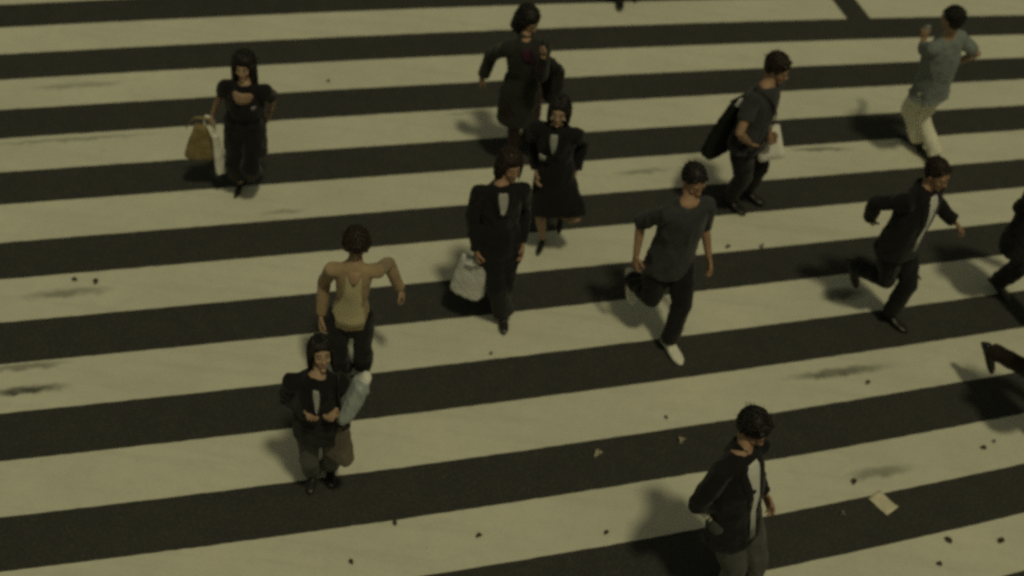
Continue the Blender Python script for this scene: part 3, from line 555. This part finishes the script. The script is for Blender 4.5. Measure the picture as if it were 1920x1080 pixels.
# ------------------------------------------------------------ bags and things in hands
def bagshape(name, c, X, Z, w, h, dpt, m, parent, taper=.85, fold=.006, seed=1, vox=.008):
    """a soft bag: c centre, X along its width, Z up"""
    Y = Z.cross(X).normalized(); bm = bmesh.new()
    secs = [(c - Z*h*.5, X, Y, w*.46, dpt*.5), (c - Z*h*.42, X, Y, w*.5, dpt*.55), (c, X, Y, w*.5*(1+taper)/2, dpt*.5), (c + Z*h*.42, X, Y, w*.5*taper, dpt*.32), (c + Z*h*.5, X, Y, w*.48*taper, dpt*.22)]
    loft(bm, secs, 20, sq=.55, round_ends=(False, False)); return link(name, remesh(bm, vox, 2, fold=fold, seed=seed, fscale=11, name=name), m, parent)
def strap(name, pts, r, m, parent):
    bm = bmesh.new(); P_ = []
    n = len(pts)
    for i in range(n-1):     # smooth the polyline
        for j in range(5):
            t = j/5; p0, p1, p2, p3 = pts[max(i-1, 0)], pts[i], pts[i+1], pts[min(i+2, n-1)]
            P_.append(.5*((2*p1) + (p2-p0)*t + (2*p0-5*p1+4*p2-p3)*t*t + (3*p1-p0-3*p2+p3)*t**3))
    P_.append(pts[-1]); limb(bm, P_, [(r, r*.35)]*len(P_), V((.2, 1, .1)), 8); return link(name, to_mesh(bm, name), m, parent)
I = {k: [V(p) for p in v] for k, v in IT.items()}
# tan bag and white bag of the long-haired woman
p = P['long_hair']; apex = p['palm'][-1]; c = (I['tan_bag'][1]+I['tan_bag'][2])/2
r = thing('shoulder_bag', I['tan_bag'][2], 'slouchy tan shoulder bag hanging from the hand of the long-haired woman', 'bag')
bagshape('bag_body', V((c.x+.03, c.y, .54)), V((1, .15, 0)).normalized(), V((.05, 0, 1)).normalized(), .27, .33, .11, leather_tan, r, .38, seed=2)
for g in (-1, 1): strap('strap', [V((c.x+g*.08, c.y, .66)), V((c.x+g*.05, c.y+g*.02, .80)).lerp(apex, .3), apex+V((0, g*.008, .01))], .014, paper if g == 1 else leather_tan, r)
c2 = V((c.x+.19, c.y-.05, .46)); r = thing('shopping_bag', I['white_bag'][2], 'narrow white bag hanging beside the tan shoulder bag', 'bag')
bagshape('bag_body', c2, V((.75, .6, 0)).normalized(), V((-.06, 0, 1)).normalized(), .09, .40, .05, paper, r, .6, seed=3, vox=.006)
for g in (-1, 1): strap('strap', [c2+V((g*.03-.01, 0, .19)), c2.lerp(apex, .62)+V((g*.012, 0, 0)), apex+V((.012, g*.01, .0))], .011, paper, r)
# back woman's bag under the arm
p = P['back_woman']; c = I['back_bag'][1]; r = thing('handbag', c, 'black bag tucked under the bent arm of the charcoal-coated person', 'bag')
bagshape('bag_body', c, V((.6, -.75, 0)).normalized(), V((.1, .1, 1)).normalized(), .30, .36, .11, leather, r, .85, seed=5)
strap('strap', [c+V((-.06, .06, .17)), p['sh'][1]+V((.01, .02, .085)), p['sh'][1]+V((0, -.07, .03)), c+V((.03, -.09, .17))], .012, leather, r)
# white tote and black handbag
p = P['tote_woman']; h = p['palm'][-1]; c = I['tote'][1]; c = V((h.x-.05, h.y-.03, .50)).lerp(c, .6)
r = thing('tote_bag', V((c.x, c.y, .25)), 'large bright white tote carried low beside the black-suited woman', 'tote bag')
bagshape('bag_body', c, V((.9, -.35, 0)).normalized(), V((.14, 0, 1)).normalized(), .27, .38, .10, white, r, .95, seed=6, fold=.008)
for g in (-1, 1): strap('handle', [c+V((g*.07+.02, g*.03, .17)), h+V((g*.03, g*.02, -.06)), h+V((g*.004, g*.01, 0))], .01, white, r)
c = I['black_handbag'][0]; r = thing('handbag', c, 'small black handbag held against the white tote', 'bag')
bagshape('bag_body', c, V((.8, -.5, 0)).normalized(), ZA, .17, .14, .07, leather, r, .8, seed=7, vox=.006)
for g in (-1, 1): strap('handle', [c+V((g*.05, 0, .06)), h+V((g*.02, 0, -.05)), h+V((g*.01, .01, 0))], .007, leather, r)
# grey T-shirt man: messenger bag, papers
p = P['bag_man']; c = I['messenger'][0]; top_ = p['sh'][1]+V((0, 0, .075)); r = thing('messenger_bag', c, 'big black messenger bag slung behind the man in the grey T-shirt', 'bag')
bb = bagshape('bag_body', c, (V((.45, .5, 0))).normalized(), V((.22, .1, 1)).normalized(), .37, .52, .15, cloth('black_nylon', (.014, .015, .014), sheen=0), r, .62, seed=8)
strap('strap', [c+V((-.03, .0, .25)), p['trunk'](.8)-p['fr'](.8)*.14*1.0+V((0, 0, 0)), p['sh'][-1]+V((.02, .03, .09)), p['trunk'](.75)+p['fr'](.8)*.17, p['hip']+p['fr'](0)*.14-p['lat'](0)*.14, c+V((.08, -.05, .1))], .016, leather, r)
fl = bagshape('flap', I['messenger'][2]+V((.02, -.10, .10)), V((.85, .35, -.25)).normalized(), V((.3, .4, .8)).normalized(), .13, .075, .03, white, r, .8, seed=9, vox=.005)
def sheets(name, c, X, Y, w, h, n, m, label, cat, thick=.004):
    r = thing(name, c, label, cat); Z = X.cross(Y).normalized(); rnd = random.Random(4)
    for i in range(n):
        a = rnd.uniform(-.12, .12); X2 = (X*math.cos(a)+Y*math.sin(a)); Y2 = (Y*math.cos(a)-X*math.sin(a)); cc = c + Z*thick*1.6*i + X*rnd.uniform(-.012, .012)
        vs = []; K = 6
        for k in (0, 1):
            for a_ in range(K):
                for b_ in range(K):
                    u, v = a_/(K-1)-.5, b_/(K-1)-.5; vs.append(cc + X2*w*u + Y2*h*v + Z*(.02*math.sin(u*3+i)*v + k*thick))
        fs = []; n1 = K*K
        for a_ in range(K-1):
            for b_ in range(K-1):
                q = a_*K+b_; fs += [(q, q+1, q+K+1, q+K), (n1+q+K, n1+q+K+1, n1+q+1, n1+q)]
        e = [j for j in range(K)] + [i_*K+K-1 for i_ in range(1, K)] + [(K-1)*K+j for j in range(K-2, -1, -1)] + [i_*K for i_ in range(K-2, 0, -1)]
        for q, q2 in zip(e, e[1:]+e[:1]): fs.append((q, q2, n1+q2, n1+q))
        mesh_obj_w('sheet', vs, fs, m, r)
    return r
sheets('papers', I['papers'][0], V((.9, .1, .35)).normalized(), V((-.4, .62, .70)).normalized(), .22, .29, 3, paper, 'loose white papers in the hand of the grey T-shirt man', 'papers')
# phone of the cream trousered man
p = P['cream_man']; c = p['palm'][1] + V((0, 0, .02)); r = thing('mobile_phone', c, 'small silver phone held up by the man in the teal shirt', 'phone')
bm = bmesh.new(); loft(bm, [(c+V((0, 0, -.055)), XA, YA, .022, .009), (c+V((0, 0, .055)), XA, YA, .022, .009)], 16, sq=.4, round_ends=(False, False)); link('phone_body', to_mesh(bm), plastic, r)
bm = bmesh.new(); loft(bm, [(c+V((0, .010, .005)), XA, YA, .017, .0015), (c+V((0, .010, .045)), XA, YA, .017, .0015)], 12, sq=.4, round_ends=(False, False)); link('screen', to_mesh(bm), leather, r)
# pale parcel carried by the grey woman
a, b = I['parcel']; p = P['grey_woman']; ax = (b-a).normalized(); r = thing('parcel', b, 'long pale blue-grey package slanting up from the hands of woman in grey trousers', 'parcel')
X = ax.cross(ZA).normalized(); Y = ax.cross(X).normalized(); bm = bmesh.new()
loft(bm, [(a, X, Y, .062, .03), (a.lerp(b, .12), X, Y, .082, .05), (a.lerp(b, .5), X, Y, .098, .055), (a.lerp(b, .9), X, Y, .105, .052), (b, X, Y, .095, .035)], 18, sq=.7); link('wrapping', remesh(bm, .006, 2, fold=.006, seed=11, fscale=16, name='wrapping'), plastic, r)
bm = bmesh.new(); q = a.lerp(b, .02); loft(bm, [(q-ax*.03, X, Y, .05, .035), (q+ax*.02, X, Y, .062, .042)], 14); link('end_cap', to_mesh(bm), paper, r)
# her grey shoulder bag
c = I['hip_bag'][0]; r = thing('shoulder_bag', c, 'grey-brown shoulder bag at the hip of the woman in grey trousers', 'bag')
bagshape('bag_body', c, V((.8, -.5, 0)).normalized(), V((-.03, .02, 1)).normalized(), (.22), .35, .10, cloth('grey_brown_canvas', (.135, .118, .09)), r, .9, seed=12)
strap('strap', [c+V((-.06, .04, .15)), c.lerp(p['sh'][1], .6)+V((.0, .06, 0)), p['sh'][1]+V((-.01, .02, .085)), p['sh'][1]+V((-.0, -.09, .02)), c+V((.05, -.05, .15))], .012, leather, r)
# folded newspaper of the man at the bottom
p = P['black_jacket_man']; c = I['newspaper'][0]+V((-.10, -.02, .02)); r = thing('newspaper', c, 'small rolled pale newspaper under the hand of the man in the black jacket', 'newspaper')
bm = bmesh.new(); ax = V((.85, -.45, -.2)).normalized(); X, Y = frame(ax, ZA)
loft(bm, [(c-ax*.09, X, Y, .026, .02), (c, X, Y, .028, .02), (c+ax*.09, X, Y, .026, .018)], 14, sq=.8, round_ends=(False, False)); link('roll', to_mesh(bm), paper, r)
bm = bmesh.new(); loft(bm, [(c+ax*.02, X, Y, .0295, .0215), (c+ax*.035, X, Y, .0295, .0215)], 14, sq=.8, round_ends=(False, False)); link('rubber_band', to_mesh(bm), leather_tan, r)

# ------------------------------------------------------------ litter on the road
c, cl, cr, ct = [V(q) for q in IT['card']]
X = (cr-cl); w_ = X.length; X.normalize(); Y = ZA.cross(X)
def slab(name, c, X, w, h, t, m, label, cat, z=.0):
    X = V((X.x, X.y, 0)).normalized(); Y = ZA.cross(X); K = 8; vs = []
    for k in (0, 1):
        for i in range(K):
            for j in range(K):
                u, v = i/(K-1)-.5, j/(K-1)-.5
                vs.append(c + X*w*u + Y*h*v + ZA*(z+.006+.012*abs(u)*2*(.5+v)+.003*math.sin(9*u+5*v) + k*t))
    fs = []; n1 = K*K
    for i in range(K-1):
        for j in range(K-1):
            q = i*K+j; fs += [(q, q+1, q+K+1, q+K), (n1+q+K, n1+q+K+1, n1+q+1, n1+q)]
    e = [j for j in range(K)] + [i_*K+K-1 for i_ in range(1, K)] + [(K-1)*K+j for j in range(K-2, -1, -1)] + [i_*K for i_ in range(K-2, 0, -1)]
    for q, q2 in zip(e, e[1:]+e[:1]): fs.append((q, q2, n1+q2, n1+q))
    o = mesh_obj_w(name, vs, fs, m, None); o['label'] = label; o['category'] = cat; return o
slab('flyer', V((c.x, c.y, .004)), X, .185, .125, .003, card_m, 'pale cream flyer lying on the dark road at the lower right', 'flyer')
def leaf(name, c, L, Wd, ang, m, label, cat, group, crumple=.5, seed=0):
    rnd = random.Random(seed); bm = bmesh.new(); X = V((math.cos(ang), math.sin(ang), 0)); Y = V((-X.y, X.x, 0)); K = 7; R = []
    for k in range(K):
        t = k/(K-1); hw = Wd*math.sin(math.pi*min(.97, max(.05, t)))**.7*rnd.uniform(.8, 1.15)
        x = (t-.5)*L; z = .008 + crumple*.03*math.sin(t*3.14+rnd.uniform(-.3, .3))
        row = []
        for v in (-1, -.5, 0, .5, 1): row.append(bm.verts.new(c + X*x + Y*hw*v + ZA*(z + abs(v)*.012*crumple*rnd.uniform(.4, 1.6))))
        R.append(row)
    for a_, b_ in zip(R, R[1:]):
        for j in range(4): bm.faces.new((a_[j], a_[j+1], b_[j+1], b_[j]))
    ex = bmesh.ops.solidify(bm, geom=bm.faces[:], thickness=.003); me = to_mesh(bm, name)
    o = link(name, me, m, None); o['label'] = label; o['category'] = cat
    if group: o['group'] = group
    return o
WL = ['above the grey smudge at the left, smaller of two', 'right-hand one of the pair above the grey smudge at the left', 'alone on white bar right of the long-haired woman',
 'at the upper edge of the lowest white bar, left of centre', 'in the middle of the lowest white bar, bottom centre', 'near the bottom edge of the picture, left of centre', 'near lower edge of lowest white bar, right of centre',
 'just left of and above the man in the black jacket', 'below the long smudge at the right', 'on the white bar near the right edge, above the flyer', 'just up and left of the cream flyer',
 'on the lowest right white bar, left one of two', 'on the lowest right white bar, nearest the right edge', 'lowest one at the bottom right corner', 'on the white bar in the centre below the tote', 'right of the hand of the man in sneakers',
 'at the right edge above the last dark stripe']
for i, q in enumerate(IT['dark_bits']):
    q = V(q); big = (.05, .062, .04, .045, .05, .045, .045, .035, .05, .05, .055, .062, .062, .045, .03, .05, .03)[i]
    leaf('dead_leaf', V((q.x, q.y, .004)), big, big*.34, (i*1.7) % 3.1 + (2.2 if i in (11, 12, 13) else 0), litter_dark, 'small dark dead leaf ' + WL[i], 'leaf', 'dark leaves scattered on the crossing', seed=i)
PL = ['largest pale paper scrap on the dark stripe at the bottom centre', 'small pale paper scrap on the dark stripe left of the man in the black jacket', 'faint pale paper scrap left of the cream flyer', 'tiny pale paper scrap on the bar edge right of the man in sneakers']
for i, q in enumerate(IT['pale_bits']):
    q = V(q); leaf('paper_scrap', V((q.x, q.y, .0)), (.085, .055, .04, .045)[i], (.028, .026, .018, .015)[i], (.8, 1.4, .3, 1.9)[i], litter_pale if i > 1 else card_m, PL[i], 'paper scrap', 'pale paper scraps on the crossing', 1.0, seed=40+i)
q = V(IT['stains_and_marks'][11]); leaf('fallen_stick', V((q.x, q.y, .006)), .17, .014, -1.0, litter_dark, 'thin dark strip of litter in front of the striding suited man', 'litter', None, .3, seed=60)
